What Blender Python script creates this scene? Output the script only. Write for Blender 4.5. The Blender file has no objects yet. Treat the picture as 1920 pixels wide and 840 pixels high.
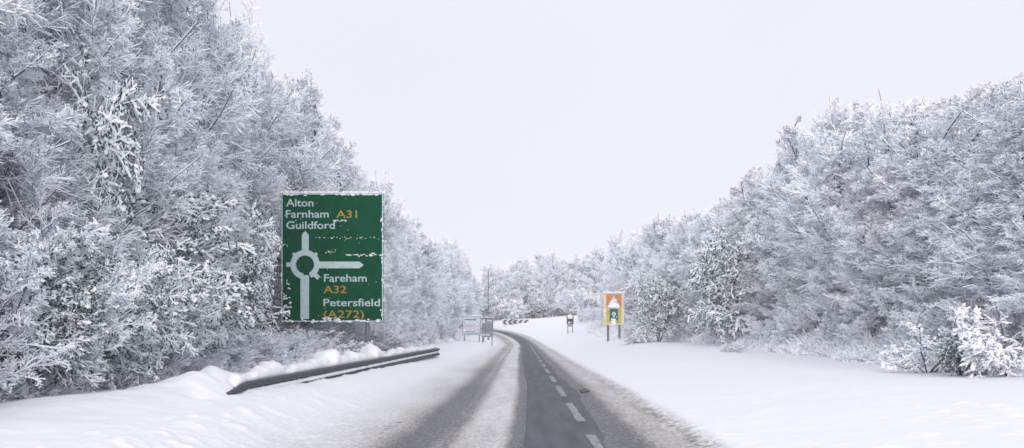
import bpy, math, random
import numpy as np
R = math.radians
scene = bpy.context.scene
COL = scene.collection

# ------------------------------------------------------------------ camera
CAM_H = 1.35
FPX = 1925.0            # focal length in photograph pixels
VX, VY = 977.0, 622.0   # vanishing point of the level road in the photograph
cam = bpy.data.cameras.new("camera"); cam_ob = bpy.data.objects.new("camera", cam); COL.objects.link(cam_ob)
cam_ob.location = (0, 0, CAM_H); cam_ob.rotation_euler = (R(90), 0, 0)
cam.sensor_width = 36; cam.lens = 36 * FPX / 1920
cam.shift_x = -(VX - 960) / 1920; cam.shift_y = (VY - 420) / 1920
cam.clip_start = 0.1; cam.clip_end = 5000
scene.camera = cam_ob

# ------------------------------------------------------------------ world: overcast sky
SUN_EL, SUN_AZ = R(19), R(183)
world = bpy.data.worlds.new("World"); scene.world = world; world.use_nodes = True
nt = world.node_tree; nt.nodes.clear()
sky = nt.nodes.new("ShaderNodeTexSky"); sky.sky_type = 'NISHITA'; sky.sun_disc = False
sky.sun_elevation = SUN_EL; sky.sun_rotation = SUN_AZ; sky.air_density = 1.0; sky.dust_density = 4.0
tc = nt.nodes.new("ShaderNodeTexCoord")
cn = nt.nodes.new("ShaderNodeTexNoise"); cn.inputs['Scale'].default_value = 1.6; cn.inputs['Detail'].default_value = 4
cr = nt.nodes.new("ShaderNodeValToRGB")
cr.color_ramp.elements[0].position = 0.3; cr.color_ramp.elements[0].color = (8.35, 8.45, 9.45, 1)
cr.color_ramp.elements[1].position = 0.7; cr.color_ramp.elements[1].color = (9.0, 9.05, 9.9, 1)
mx = nt.nodes.new("ShaderNodeMix"); mx.data_type = 'RGBA'; mx.inputs['Factor'].default_value = 0.96
bg = nt.nodes.new("ShaderNodeBackground"); bg.inputs['Strength'].default_value = 0.1
wo = nt.nodes.new("ShaderNodeOutputWorld")
nt.links.new(tc.outputs['Generated'], cn.inputs['Vector']); nt.links.new(cn.outputs['Fac'], cr.inputs['Fac'])
nt.links.new(sky.outputs[0], mx.inputs['A']); nt.links.new(cr.outputs[0], mx.inputs['B'])
nt.links.new(mx.outputs['Result'], bg.inputs['Color']); nt.links.new(bg.outputs[0], wo.inputs['Surface'])
sun = bpy.data.lights.new("sun", 'SUN'); sun.energy = 2.75; sun.angle = R(50); sun.color = (1, .98, .97)
sun_ob = bpy.data.objects.new("sun", sun); COL.objects.link(sun_ob)
sun_ob.rotation_euler = (R(90) - SUN_EL, 0, R(180) - SUN_AZ)
vs = scene.view_settings; vs.view_transform = 'Standard'; vs.look = 'None'; vs.gamma = 1; vs.use_curve_mapping = False
vs.exposure = 0.0
scene.cycles.use_denoising = True
scene.cycles.max_bounces = 14; scene.cycles.diffuse_bounces = 12; scene.cycles.volume_bounces = 1
scene.cycles.sample_clamp_indirect = 4
scene.cycles.filter_width = 1.6

# ------------------------------------------------------------------ helpers
def px(x, y, Y):
    """the point at distance Y seen at photograph pixel x, y"""
    return ((x - VX) / FPX * Y, Y, CAM_H - (y - VY) / FPX * Y)

def tag(o, label=None, cat=None, group=None, kind=None):
    if label: o['label'] = label
    if cat: o['category'] = cat
    if group: o['group'] = group
    if kind: o['kind'] = kind
    return o

def empty(name, loc=(0, 0, 0), rz=0.0, scale=1.0):
    o = bpy.data.objects.new(name, None); COL.objects.link(o)
    o.location = loc; o.rotation_euler = (0, 0, rz)
    o.scale = (scale,) * 3 if not isinstance(scale, tuple) else scale
    o.empty_display_size = 0.3
    return o

def link(name, me, parent=None):
    o = bpy.data.objects.new(name, me); COL.objects.link(o)
    if parent: o.parent = parent
    return o

def np_mesh(name, V, Q, mats, midx=None, smooth=False):
    """V (n,3), Q (m,4) or (m,3)"""
    V = np.asarray(V, np.float32).reshape(-1, 3); Q = np.asarray(Q, np.int32); k = Q.shape[1]
    me = bpy.data.meshes.new(name)
    me.vertices.add(len(V)); me.vertices.foreach_set('co', V.ravel())
    me.loops.add(Q.size); me.loops.foreach_set('vertex_index', Q.ravel())
    me.polygons.add(len(Q)); me.polygons.foreach_set('loop_start', np.arange(0, Q.size, k, dtype=np.int32))
    for m in mats: me.materials.append(m)
    if midx is not None: me.polygons.foreach_set('material_index', np.asarray(midx, np.int32))
    me.polygons.foreach_set('use_smooth', np.full(len(Q), smooth, bool))
    me.update(calc_edges=True)
    return me

class MB:
    """collects simple solids with mixed face sizes for one mesh"""
    def __init__(s): s.v = []; s.f = []; s.m = []
    def add(s, V, F, m=0):
        b = len(s.v); s.v += [tuple(p) for p in V]; s.f += [tuple(b + i for i in f) for f in F]; s.m += [m] * len(F)
    def box(s, x0, x1, y0, y1, z0, z1, m=0):
        s.add([(x0,y0,z0),(x1,y0,z0),(x1,y1,z0),(x0,y1,z0),(x0,y0,z1),(x1,y0,z1),(x1,y1,z1),(x0,y1,z1)],
              [(0,3,2,1),(4,5,6,7),(0,1,5,4),(1,2,6,5),(2,3,7,6),(3,0,4,7)], m)
    def prism(s, pts, y0, y1, m=0):
        """outline in x,z extruded from y0 to y1"""
        n = len(pts)
        s.add([(x, y0, z) for x, z in pts] + [(x, y1, z) for x, z in pts],
              [tuple(range(n)), tuple(range(2*n-1, n-1, -1))] + [(i, (i+1) % n, n+(i+1) % n, n+i) for i in range(n)], m)
    def tube(s, A, B, ra, rb, n=10, m=0):
        A = np.array(A, float); B = np.array(B, float); d = B - A; d /= np.linalg.norm(d)
        a = np.cross(d, (1, 0, 0) if abs(d[0]) < .9 else (0, 1, 0)); a /= np.linalg.norm(a); b = np.cross(d, a)
        V = [A + ra*(math.cos(t)*a + math.sin(t)*b) for t in np.linspace(0, 2*math.pi, n, endpoint=False)]
        V += [B + rb*(math.cos(t)*a + math.sin(t)*b) for t in np.linspace(0, 2*math.pi, n, endpoint=False)]
        s.add(V, [tuple(range(n)), tuple(range(2*n-1, n-1, -1))] + [(i, (i+1) % n, n+(i+1) % n, n+i) for i in range(n)], m)
    def ring(s, cx, cz, r0, r1, y0, y1, n=40, a0=0, a1=2*math.pi, m=0):
        for i in range(n):
            t0 = a0 + (a1-a0)*i/n; t1 = a0 + (a1-a0)*(i+1)/n
            q = [(cx+r0*math.cos(t0), cz+r0*math.sin(t0)), (cx+r1*math.cos(t0), cz+r1*math.sin(t0)),
                 (cx+r1*math.cos(t1), cz+r1*math.sin(t1)), (cx+r0*math.cos(t1), cz+r0*math.sin(t1))]
            s.prism(q, y0, y1, m)
    def blob(s, c, r, rng, m=0, amp=.22, seg=8, rings=5):
        V = []; ph = rng.uniform(0, 6.28, 3)
        for j in range(rings + 1):
            th = math.pi * j / rings
            for i in range(seg):
                f = 2*math.pi*i/seg
                k = 1 + amp*math.sin(3*f + ph[0])*math.sin(2*th + ph[1]) + amp*.7*rng.uniform(-1, 1)*(0 < j < rings)
                V.append((c[0]+r[0]*k*math.sin(th)*math.cos(f), c[1]+r[1]*k*math.sin(th)*math.sin(f), c[2]+r[2]*k*math.cos(th)))
        F = [(j*seg+i, (j+1)*seg+i, (j+1)*seg+(i+1) % seg, j*seg+(i+1) % seg) for j in range(rings) for i in range(seg)]
        s.add(V, F, m)
    def build(s, name, mats, parent=None, smooth=False):
        me = bpy.data.meshes.new(name); me.from_pydata(s.v, [], s.f)
        for m in (mats if isinstance(mats, (list, tuple)) else [mats]): me.materials.append(m)
        me.polygons.foreach_set('material_index', s.m)
        me.polygons.foreach_set('use_smooth', [smooth]*len(s.f)); me.update()
        return link(name, me, parent)

def hash2(i, j, seed):
    h = (i.astype(np.int64)*374761393 + j.astype(np.int64)*668265263 + seed*1442695041) & 0xffffffff
    h = ((h ^ (h >> 13)) * 1274126177) & 0xffffffff
    return ((h ^ (h >> 16)) & 0xffff) / 65535.0
def vnoise(x, y, seed=0):
    xi = np.floor(x); yi = np.floor(y); fx = x-xi; fy = y-yi
    fx = fx*fx*(3-2*fx); fy = fy*fy*(3-2*fy)
    a = hash2(xi, yi, seed); b = hash2(xi+1, yi, seed); c = hash2(xi, yi+1, seed); d = hash2(xi+1, yi+1, seed)
    return (a*(1-fx)+b*fx)*(1-fy) + (c*(1-fx)+d*fx)*fy
def fbm(x, y, seed=0, o=4):
    s = 0; a = .5; t = 0
    for k in range(o):
        s = s + a*vnoise(x*2**k + 17.3*k, y*2**k - 9.1*k, seed+k); t += a; a *= .5
    return s/t
def sst(a, b, x):
    t = np.clip((x-a)/(b-a), 0, 1); return t*t*(3-2*t)

# ------------------------------------------------------------------ materials
def mat(name, col, rough=.7, metal=0.0, noise=0.0, nscale=8.0, spec=.5, bump=0.0, bscale=30.0, rand=0.0):
    m = bpy.data.materials.new(name); m.use_nodes = True; n = m.node_tree; b = n.nodes['Principled BSDF']
    b.inputs['Base Color'].default_value = (*col, 1); b.inputs['Roughness'].default_value = rough
    b.inputs['Metallic'].default_value = metal; b.inputs['Specular IOR Level'].default_value = spec
    co = n.nodes.new('ShaderNodeTexCoord')
    if noise:
        t = n.nodes.new('ShaderNodeTexNoise'); t.inputs['Scale'].default_value = nscale; t.inputs['Detail'].default_value = 5
        n.links.new(co.outputs['Object'], t.inputs['Vector'])
        r = n.nodes.new('ShaderNodeValToRGB'); r.color_ramp.elements[0].position = .3; r.color_ramp.elements[1].position = .7
        r.color_ramp.elements[0].color = (*[c*(1-noise) for c in col], 1); r.color_ramp.elements[1].color = (*[min(1, c*(1+noise)) for c in col], 1)
        n.links.new(t.outputs['Fac'], r.inputs['Fac']); out = r.outputs[0]
        if rand:
            oi = n.nodes.new('ShaderNodeObjectInfo'); hs = n.nodes.new('ShaderNodeHueSaturation')
            mr = n.nodes.new('ShaderNodeMapRange'); mr.inputs['To Min'].default_value = 1-rand; mr.inputs['To Max'].default_value = 1+rand
            n.links.new(oi.outputs['Random'], mr.inputs['Value']); n.links.new(mr.outputs[0], hs.inputs['Value'])
            n.links.new(out, hs.inputs['Color']); out = hs.outputs[0]
        n.links.new(out, b.inputs['Base Color'])
    if bump:
        t2 = n.nodes.new('ShaderNodeTexNoise'); t2.inputs['Scale'].default_value = bscale; t2.inputs['Detail'].default_value = 6
        n.links.new(co.outputs['Object'], t2.inputs['Vector'])
        bp = n.nodes.new('ShaderNodeBump'); bp.inputs['Strength'].default_value = bump; bp.inputs['Distance'].default_value = .02
        n.links.new(t2.outputs['Fac'], bp.inputs['Height']); n.links.new(bp.outputs[0], b.inputs['Normal'])
    return m

M = dict(
    snow=mat('snow', (.86, .865, .89), .75, noise=.03, nscale=3, spec=.2, bump=.3, bscale=25),
    twig_snow=mat('twig_snow', (.905, .925, .965), .8, noise=.05, nscale=2, spec=.1),
    bark=mat('bark', (.110, .104, .140), .85, noise=.35, nscale=3, spec=.15, rand=.25),
    bark_green=mat('bark_green', (.080, .104, .118), .85, noise=.35, nscale=3, spec=.15, rand=.25),
    frost=mat('frosted_twig', (.36, .352, .40), .85, noise=.4, nscale=3, spec=.1, rand=.2),
    frost_green=mat('frosted_green_twig', (.26, .30, .32), .85, noise=.4, nscale=3, spec=.1, rand=.2),
    leaf=mat('evergreen_leaf', (.055, .075, .072), .6, noise=.4, nscale=6, spec=.3),
    steel=mat('galvanised_steel', (.05, .053, .062), .6, .1, noise=.3, nscale=5),
    post=mat('painted_post', (.16, .16, .17), .6, noise=.2, nscale=6),
    green=mat('sign_green', (.001, .068, .032), .75, noise=.18, nscale=2.5, spec=.08),
    white=mat('sign_white', (.46, .58, .58), .5, noise=.12, nscale=9, spec=.3),
    yellow=mat('sign_yellow', (.36, .24, .03), .5, noise=.2, nscale=9, spec=.3),
    border=mat('sign_border', (.42, .60, .58), .5, noise=.15, nscale=9),
    grey=mat('sign_back_grey', (.20, .20, .23), .6, noise=.3, nscale=3),
    pale=mat('frosted_board', (.52, .54, .60), .7, noise=.15, nscale=3),
    dull=mat('dull_teal', (.30, .42, .46), .7, noise=.2, nscale=3),
    black=mat('sign_black', (.02, .02, .025), .5, noise=.2, nscale=5),
    red=mat('sign_red', (.40, .19, .10), .5, noise=.35, nscale=7),
    cream=mat('backing_yellow', (.66, .56, .36), .6, noise=.25, nscale=4),
    peach=mat('backing_frosted_orange', (.70, .46, .36), .6, noise=.2, nscale=5),
    darkgreen=mat('plate_dark_green', (.02, .07, .06), .5, noise=.3, nscale=6),
    lime=mat('plate_yellow_green', (.40, .36, .12), .5, noise=.3, nscale=6),
    clod=mat('dirty_slush', (.10, .095, .09), .7, noise=.3, nscale=20),
)

# ------------------------------------------------------------------ terrain
def bend(Y):   # sideways shift of the road
    a = np.clip(Y-98, 0, 52); b = np.clip(Y-150, 0, 200)
    return -.0021*a*a - .218*b
def road_z(Y):
    return 1.55*sst(98, 152, Y)*1.0 + 1.15*sst(140, 195, Y) + .004*np.clip(Y-195, 0, 1e4)
def rail_x(Y): return -4.06 + .0236*(Y-14)
def ground(x, Y, detail=True):
    """top of the snow, and how dirty it is"""
    d = x - bend(Y)
    w = .09*(fbm(Y*.10, Y*0+3, 5, 2)-.5)*2
    midr = fbm(x*1.8, Y*.45, 23, 3)-.5          # wavy track edges
    big = (fbm(x*.35, Y*.35, 11, 3)-.5)
    mid = (fbm(x*1.6, Y*1.6, 21, 3)-.5)
    fine = (fbm(x*9, Y*9, 31, 3)-.5)*sst(30, 12, Y)
    # left verge
    L = .335*sst(-2.7, -3.75, d) + .11*sst(-3.7, -5.2, d) + .1*sst(-5.5, -8, d) + 1.0*sst(-8, -20, d) + 3*sst(-20, -60, d)
    behind = np.exp(-((d+4.5)/.42)**2)*.20*sst(12, 17, Y)*(1-sst(40, 47, Y))*(1 + 1.0*(fbm(x*3, Y*2.2, 71, 2)-.5))
    mound = (.15*np.exp(-((x+4.75)/.6)**2-((Y-14.4)/1.7)**2) + .10*np.exp(-((x+4.6)/.3)**2-((Y-15.4)/.5)**2)*1.0 + .10*np.exp(-((x+5.3)/.6)**2-((Y-11.8)/1.2)**2))*(.6+.8*fbm(x*2.2, Y*1.4, 73, 3))
    mound = mound - .10*np.exp(-((x+4.25)/.10)**2-((Y-13.55)/.22)**2)
    # right verge
    far = .50*sst(22, 75, Y)
    Rg = .06*sst(2.0, 2.4, d) + .10*sst(2.3, 5.0, d) + (.16+far)*sst(3.5, 8, d) + .3*sst(8.5, 14, d) + 1.2*sst(14, 26, d) + 3*sst(26, 70, d)
    t = L + behind + mound + Rg
    lump = .07*big*sst(2.0, 4, np.abs(d)) + .10*big*sst(6, 14, np.abs(d))
    clump = np.clip(fbm(x*4.5, Y*4.5, 91, 3)-.60, 0, 1)*sst(30, 14, Y)
    lump = lump + clump*(.16*sst(-1.9, -3, d)*(1-.6*sst(-3.6, -4.2, d)) + .16*sst(2.4, 3.5, d)*fbm(x*.5, Y*.5, 93, 2)) + mid*.05*sst(-1.7, -4, d) + mid*.02*sst(1.2, 2.2, d)*(1-sst(2.6, 4, d)) + mid*.012*sst(3, 5, d)
    # cover on the carriageway
    dd = d + w
    strip = sst(-1.02, -.72, dd)*(1-sst(-.02, .16, dd))                 # between the wheel tracks
    right = sst(.92, 1.75, dd + .3*midr)
    leftc = 1-sst(-2.9, -1.75, dd + .6*midr)
    film = sst(-3.2, -1.6, dd)*(1-sst(-.95, -.75, dd))
    bare = sst(-.02, .14, dd)*(1-sst(.96, 1.18, dd + .25*midr + .16*sst(14, 9, Y)))
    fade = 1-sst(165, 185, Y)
    patch = .55*sst(.60, .74, fbm(x*1.6, Y*.33, 81, 3))*sst(14, 22, Y)*(.35+.65*sst(.75, .2, dd))
    film2 = bare*patch
    bare = bare*fade*(1-.9*patch)
    cov = .012*film2 + .045*strip + .055*right + .05*leftc + .006*film
    grit = fine*(.035*sst(1.0, 1.4, dd)*(1-sst(2.3, 2.9, dd)) + .014*strip + .03*sst(-4.4, -3, dd)*(1-sst(-1.9, -1.5, dd)))
    t = t + lump + cov + grit - .05*bare + .012*fine*(1-bare)*.4
    # dirt: 0 clean snow .. 1 dark slush
    n1 = fbm(x*5, Y*.8, 41, 4); n2 = fbm(x*1.3, Y*.25, 51, 3); n3 = fbm(x*14, Y*10, 61, 3)
    nearf = sst(30, 8, Y)
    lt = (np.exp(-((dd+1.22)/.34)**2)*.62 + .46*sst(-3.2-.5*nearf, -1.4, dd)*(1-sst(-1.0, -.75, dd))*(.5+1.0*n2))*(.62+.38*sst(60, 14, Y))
    ct = strip*(.16+.30*n1+.30*nearf*n3*n3 + .42*np.exp(-((dd+.88)/.14)**2) + 1.0*sst(-.24, .06, dd)) + .62*film2
    rt = sst(.8, 1.0, dd)*(1-sst(1.9, 2.45, dd))*(.30+.25*n1+.25*nearf*n3) + 1.0*np.exp(-((dd-1.15)/.30)**2)
    rt = rt + .34*np.exp(-((dd-2.12)/.16)**2)*sst(.42, .6, n3)
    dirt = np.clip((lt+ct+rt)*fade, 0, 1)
    return road_z(Y) + t, dirt

xs = np.concatenate([-np.geomspace(700, 14, 40), np.arange(-13.8, -6, .2), np.arange(-6, -4, .07), np.arange(-4, -1.3, .03), np.arange(-1.3, 1.5, .015), np.arange(1.5, 3, .03),
                     np.arange(3, 7, .08), np.arange(7, 16, .2), np.geomspace(16.2, 700, 40)])
ys = np.concatenate([np.arange(-60, 4, 2.0), np.geomspace(4.2, 260, 760), np.geomspace(263, 1500, 24)])
GX, GY = np.meshgrid(xs, ys)
GX = GX + bend(GY)*(np.abs(GX) < 16)*1.0
GZ, GD = ground(GX, GY)
nx, ny = len(xs), len(ys)
ii = (np.arange(ny-1)[:, None]*nx + np.arange(nx-1)[None, :]).ravel()
gq = np.stack([ii, ii+1, ii+nx+1, ii+nx], 1)
snowm = bpy.data.materials.new('snow_cover'); snowm.use_nodes = True
n = snowm.node_tree; b = n.nodes['Principled BSDF']; b.inputs['Specular IOR Level'].default_value = .25
at = n.nodes.new('ShaderNodeAttribute'); at.attribute_name = 'dirt'
geo = n.nodes.new('ShaderNodeNewGeometry')
t1 = n.nodes.new('ShaderNodeTexNoise'); t1.inputs['Scale'].default_value = 22; t1.inputs['Detail'].default_value = 6; t1.inputs['Roughness'].default_value = .7
mp = n.nodes.new('ShaderNodeMapping'); mp.inputs['Scale'].default_value = (1, .35, 1)
n.links.new(geo.outputs['Position'], mp.inputs['Vector']); n.links.new(mp.outputs[0], t1.inputs['Vector'])
# dirt with speckle
sp = n.nodes.new('ShaderNodeMath'); sp.operation = 'MULTIPLY_ADD'     # (noise-.5)*k
sb = n.nodes.new('ShaderNodeMath'); sb.operation = 'SUBTRACT'; sb.inputs[1].default_value = .5
n.links.new(t1.outputs['Fac'], sb.inputs[0])
k1 = n.nodes.new('ShaderNodeMath'); k1.operation = 'SQRT'; n.links.new(at.outputs['Fac'], k1.inputs[0])
k2 = n.nodes.new('ShaderNodeMath'); k2.operation = 'MULTIPLY'; k2.inputs[1].default_value = 1.5; n.links.new(k1.outputs[0], k2.inputs[0])
n.links.new(sb.outputs[0], sp.inputs[0]); n.links.new(k2.outputs[0], sp.inputs[1]); n.links.new(at.outputs['Fac'], sp.inputs[2])
ramp = n.nodes.new('ShaderNodeValToRGB'); e = ramp.color_ramp.elements
e[0].position = 0; e[0].color = (.86, .865, .89, 1); e[1].position = 1; e[1].color = (.098, .102, .112, 1)
for p, c in ((.22, (.70, .70, .71, 1)), (.5, (.475, .455, .435, 1)), (.78, (.25, .238, .228, 1))):
    q = ramp.color_ramp.elements.new(p); q.color = c
n.links.new(sp.outputs[0], ramp.inputs['Fac']); n.links.new(ramp.outputs[0], b.inputs['Base Color'])
rr = n.nodes.new('ShaderNodeMapRange'); rr.inputs['To Min'].default_value = .8; rr.inputs['To Max'].default_value = .5
n.links.new(at.outputs['Fac'], rr.inputs['Value']); n.links.new(rr.outputs[0], b.inputs['Roughness'])
t3 = n.nodes.new('ShaderNodeTexNoise'); t3.inputs['Scale'].default_value = 9; t3.inputs['Detail'].default_value = 8
n.links.new(geo.outputs['Position'], t3.inputs['Vector'])
bp = n.nodes.new('ShaderNodeBump'); bp.inputs['Strength'].default_value = .35; bp.inputs['Distance'].default_value = .03
n.links.new(t3.outputs['Fac'], bp.inputs['Height']); n.links.new(bp.outputs[0], b.inputs['Normal'])
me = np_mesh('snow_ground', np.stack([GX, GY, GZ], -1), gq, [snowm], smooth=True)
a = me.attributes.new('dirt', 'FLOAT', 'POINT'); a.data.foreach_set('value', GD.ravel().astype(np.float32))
tag(link('ground', me), kind='structure')

# asphalt sheet under the slush
ym = np.concatenate([np.arange(-20, 8, 1.0), np.arange(8, 190, .5)])
xr = np.array([-2.8, -1, .1, .85, 1.6, 4.6])
AX, AY = np.meshgrid(xr, ym); AX = AX + bend(AY); AZ = road_z(AY)
k = (np.arange(len(ym)-1)[:, None]*len(xr)+np.arange(len(xr)-1)[None, :]).ravel()
asph = bpy.data.materials.new('wet_asphalt'); asph.use_nodes = True
n = asph.node_tree; b = n.nodes['Principled BSDF']; b.inputs['Specular IOR Level'].default_value = .35
geo = n.nodes.new('ShaderNodeNewGeometry'); mp = n.nodes.new('ShaderNodeMapping'); mp.inputs['Scale'].default_value = (4, .35, 1)
n.links.new(geo.outputs['Position'], mp.inputs['Vector'])
t1 = n.nodes.new('ShaderNodeTexNoise'); t1.inputs['Scale'].default_value = 1.2; t1.inputs['Detail'].default_value = 7
n.links.new(mp.outputs[0], t1.inputs['Vector'])
ramp = n.nodes.new('ShaderNodeValToRGB'); e = ramp.color_ramp.elements
e[0].position = .38; e[0].color = (.055, .06, .072, 1); e[1].position = .72; e[1].color = (.105, .115, .13, 1)
n.links.new(t1.outputs['Fac'], ramp.inputs['Fac']); n.links.new(ramp.outputs[0], b.inputs['Base Color'])
b.inputs['Roughness'].default_value = .62
t2 = n.nodes.new('ShaderNodeTexNoise'); t2.inputs['Scale'].default_value = 70; t2.inputs['Detail'].default_value = 3
n.links.new(geo.outputs['Position'], t2.inputs['Vector'])
bp = n.nodes.new('ShaderNodeBump'); bp.inputs['Strength'].default_value = .5; bp.inputs['Distance'].default_value = .01
n.links.new(t2.outputs['Fac'], bp.inputs['Height']); n.links.new(bp.outputs[0], b.inputs['Normal'])
me = np_mesh('road', np.stack([AX, AY, AZ], -1), np.stack([k, k+1, k+len(xr)+1, k+len(xr)], 1), [asph])
tag(link('road', me), kind='structure')
# worn centre-line dashes, 4 m marks on a 6 m module
paint = mat('worn_road_paint', (.28, .28, .28), .75, noise=.45, nscale=9)
V = []; F = []
for i in range(17):
    y0 = 9.4 + 6*i
    w0, w1 = .84, .97
    nseg = 10
    rng = np.random.default_rng(i)
    for s in range(nseg):
        ya, yb = y0 + 4*s/nseg, y0 + 4*(s+1)/nseg
        bidx = len(V); ja, jb = rng.uniform(-.012, .012, 2)
        V += [(w0+ja+bend(np.array(ya)), ya, road_z(np.array(ya))+.005), (w1+jb+bend(np.array(ya)), ya, road_z(np.array(ya))+.005),
              (w1+jb+bend(np.array(yb)), yb, road_z(np.array(yb))+.005), (w0+ja+bend(np.array(yb)), yb, road_z(np.array(yb))+.005)]
        F.append((bidx, bidx+1, bidx+2, bidx+3))
tag(link('road_marking', np_mesh('road_marking', np.array(V, float), np.array(F), [paint])), kind='structure')

def gz(x, Y):
    return float(ground(np.array([float(x)]), np.array([float(Y)]))[0][0])

# ------------------------------------------------------------------ vegetation
def norm(v): return v/np.maximum(np.linalg.norm(v, axis=-1, keepdims=True), 1e-9)
def polyline(rng, P0, D, Lg, nseg, wig, up):
    N = len(P0); pts = [P0]; d = D
    for s in range(nseg):
        d = norm(d + rng.normal(0, wig, (N, 3)) + np.array([0, 0, 1.])*up)
        pts.append(pts[-1] + d*(Lg/nseg)[:, None])
    return np.stack(pts, 1)
def children(rng, P, Lg, m, t0, t1, amin, amax, ratio, up):
    N, k1, _ = P.shape; k = k1-1
    t = np.clip((rng.uniform(0, 1, (N, m)) + np.arange(m)[None])/m, 0, .999)*(t1-t0)+t0
    f = t*k; i = np.minimum(f.astype(int), k-1); fr = (f-i)[..., None]
    n_ = np.arange(N)[:, None]
    A = P[n_, i]; B = P[n_, i+1]; pos = A*(1-fr)+B*fr; d = norm(B-A)
    rnd = norm(rng.normal(0, 1, (N, m, 3))); perp = norm(rnd - (rnd*d).sum(-1, keepdims=True)*d)
    a = rng.uniform(amin, amax, (N, m, 1))
    nd = norm(d*np.cos(a)+perp*np.sin(a)+np.array([0, 0, up]))
    L = Lg[:, None]*ratio*(1.15-.65*t)*rng.uniform(.65, 1.3, (N, m))
    return pos.reshape(-1, 3), nd.reshape(-1, 3), L.ravel()
def tubes(P, r0, r1, snow, nsides, rng, bare=.12):
    """P (N,k+1,3): solid twigs, bark below and a ridge of snow above; a share of them stays bare"""
    N, k1, _ = P.shape; k = k1-1
    T = np.empty_like(P); T[:, :-1] = P[:, 1:]-P[:, :-1]; T[:, -1] = T[:, -2]
    T[:, 1:-1] = P[:, 2:]-P[:, :-2]; T = norm(T)
    z = np.array([0, 0, 1.]); s = np.cross(T, z); s = norm(s + 1e-4); u = norm(np.cross(s, T))
    rr = (r0[:, None]*(1-np.linspace(0, 1, k1)[None]) + r1[:, None]*np.linspace(0, 1, k1)[None])[..., None]
    hor = np.sqrt(np.clip(1-T[..., 2:]**2, 0, 1))
    nob = rng.uniform(0, 1, N) < bare
    snow = np.where(nob, .1*snow, snow)
    sn = (snow[:, None, None]*(.6+.4*hor))
    w = np.maximum(rr, sn*.6); top = P + u*(rr*.7+sn)
    if nsides == 3:
        ring = [P-s*w, P+s*w, top]; up = [0, 1, 1]
    elif nsides == 5:
        ring = [P-s*w+u*sn*.2, P-s*rr*.9-u*rr*.6, P+s*rr*.9-u*rr*.6, P+s*w+u*sn*.2, top]; up = [1, 0, 1, 1, 1]
    else:
        ring = [P-s*rr, P-s*rr*.7-u*rr*.75, P+s*rr*.7-u*rr*.75, P+s*rr, P+s*w*.65+u*rr*.8, top, P-s*w*.65+u*rr*.8]; up = [0, 0, 0, 0, 1, 1, 0]
    V = np.stack(ring, 2); ns = V.shape[2]
    base = (np.arange(N)[:, None, None]*k1 + np.arange(k)[None, :, None])*ns
    j = np.arange(ns)[None, None, :]; j2 = (j+1) % ns
    Q = np.stack([base+j, base+j2, base+ns+j2, base+ns+j], -1).reshape(-1, 4)
    mi = np.broadcast_to(np.array(up), (N, k, ns)).copy()
    if nsides == 3: mi[rng.uniform(0, 1, N) < .5, :, 0] = 1
    mi[nob] = 0
    return V.reshape(-1, 3), Q, mi.ravel()
def merge(parts):
    V = []; Q = []; Mi = []; o = 0
    for v, q, m in parts:
        V.append(v); Q.append(q+o); Mi.append(m); o += len(v)
    return np.concatenate(V), np.concatenate(Q), np.concatenate(Mi)

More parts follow.
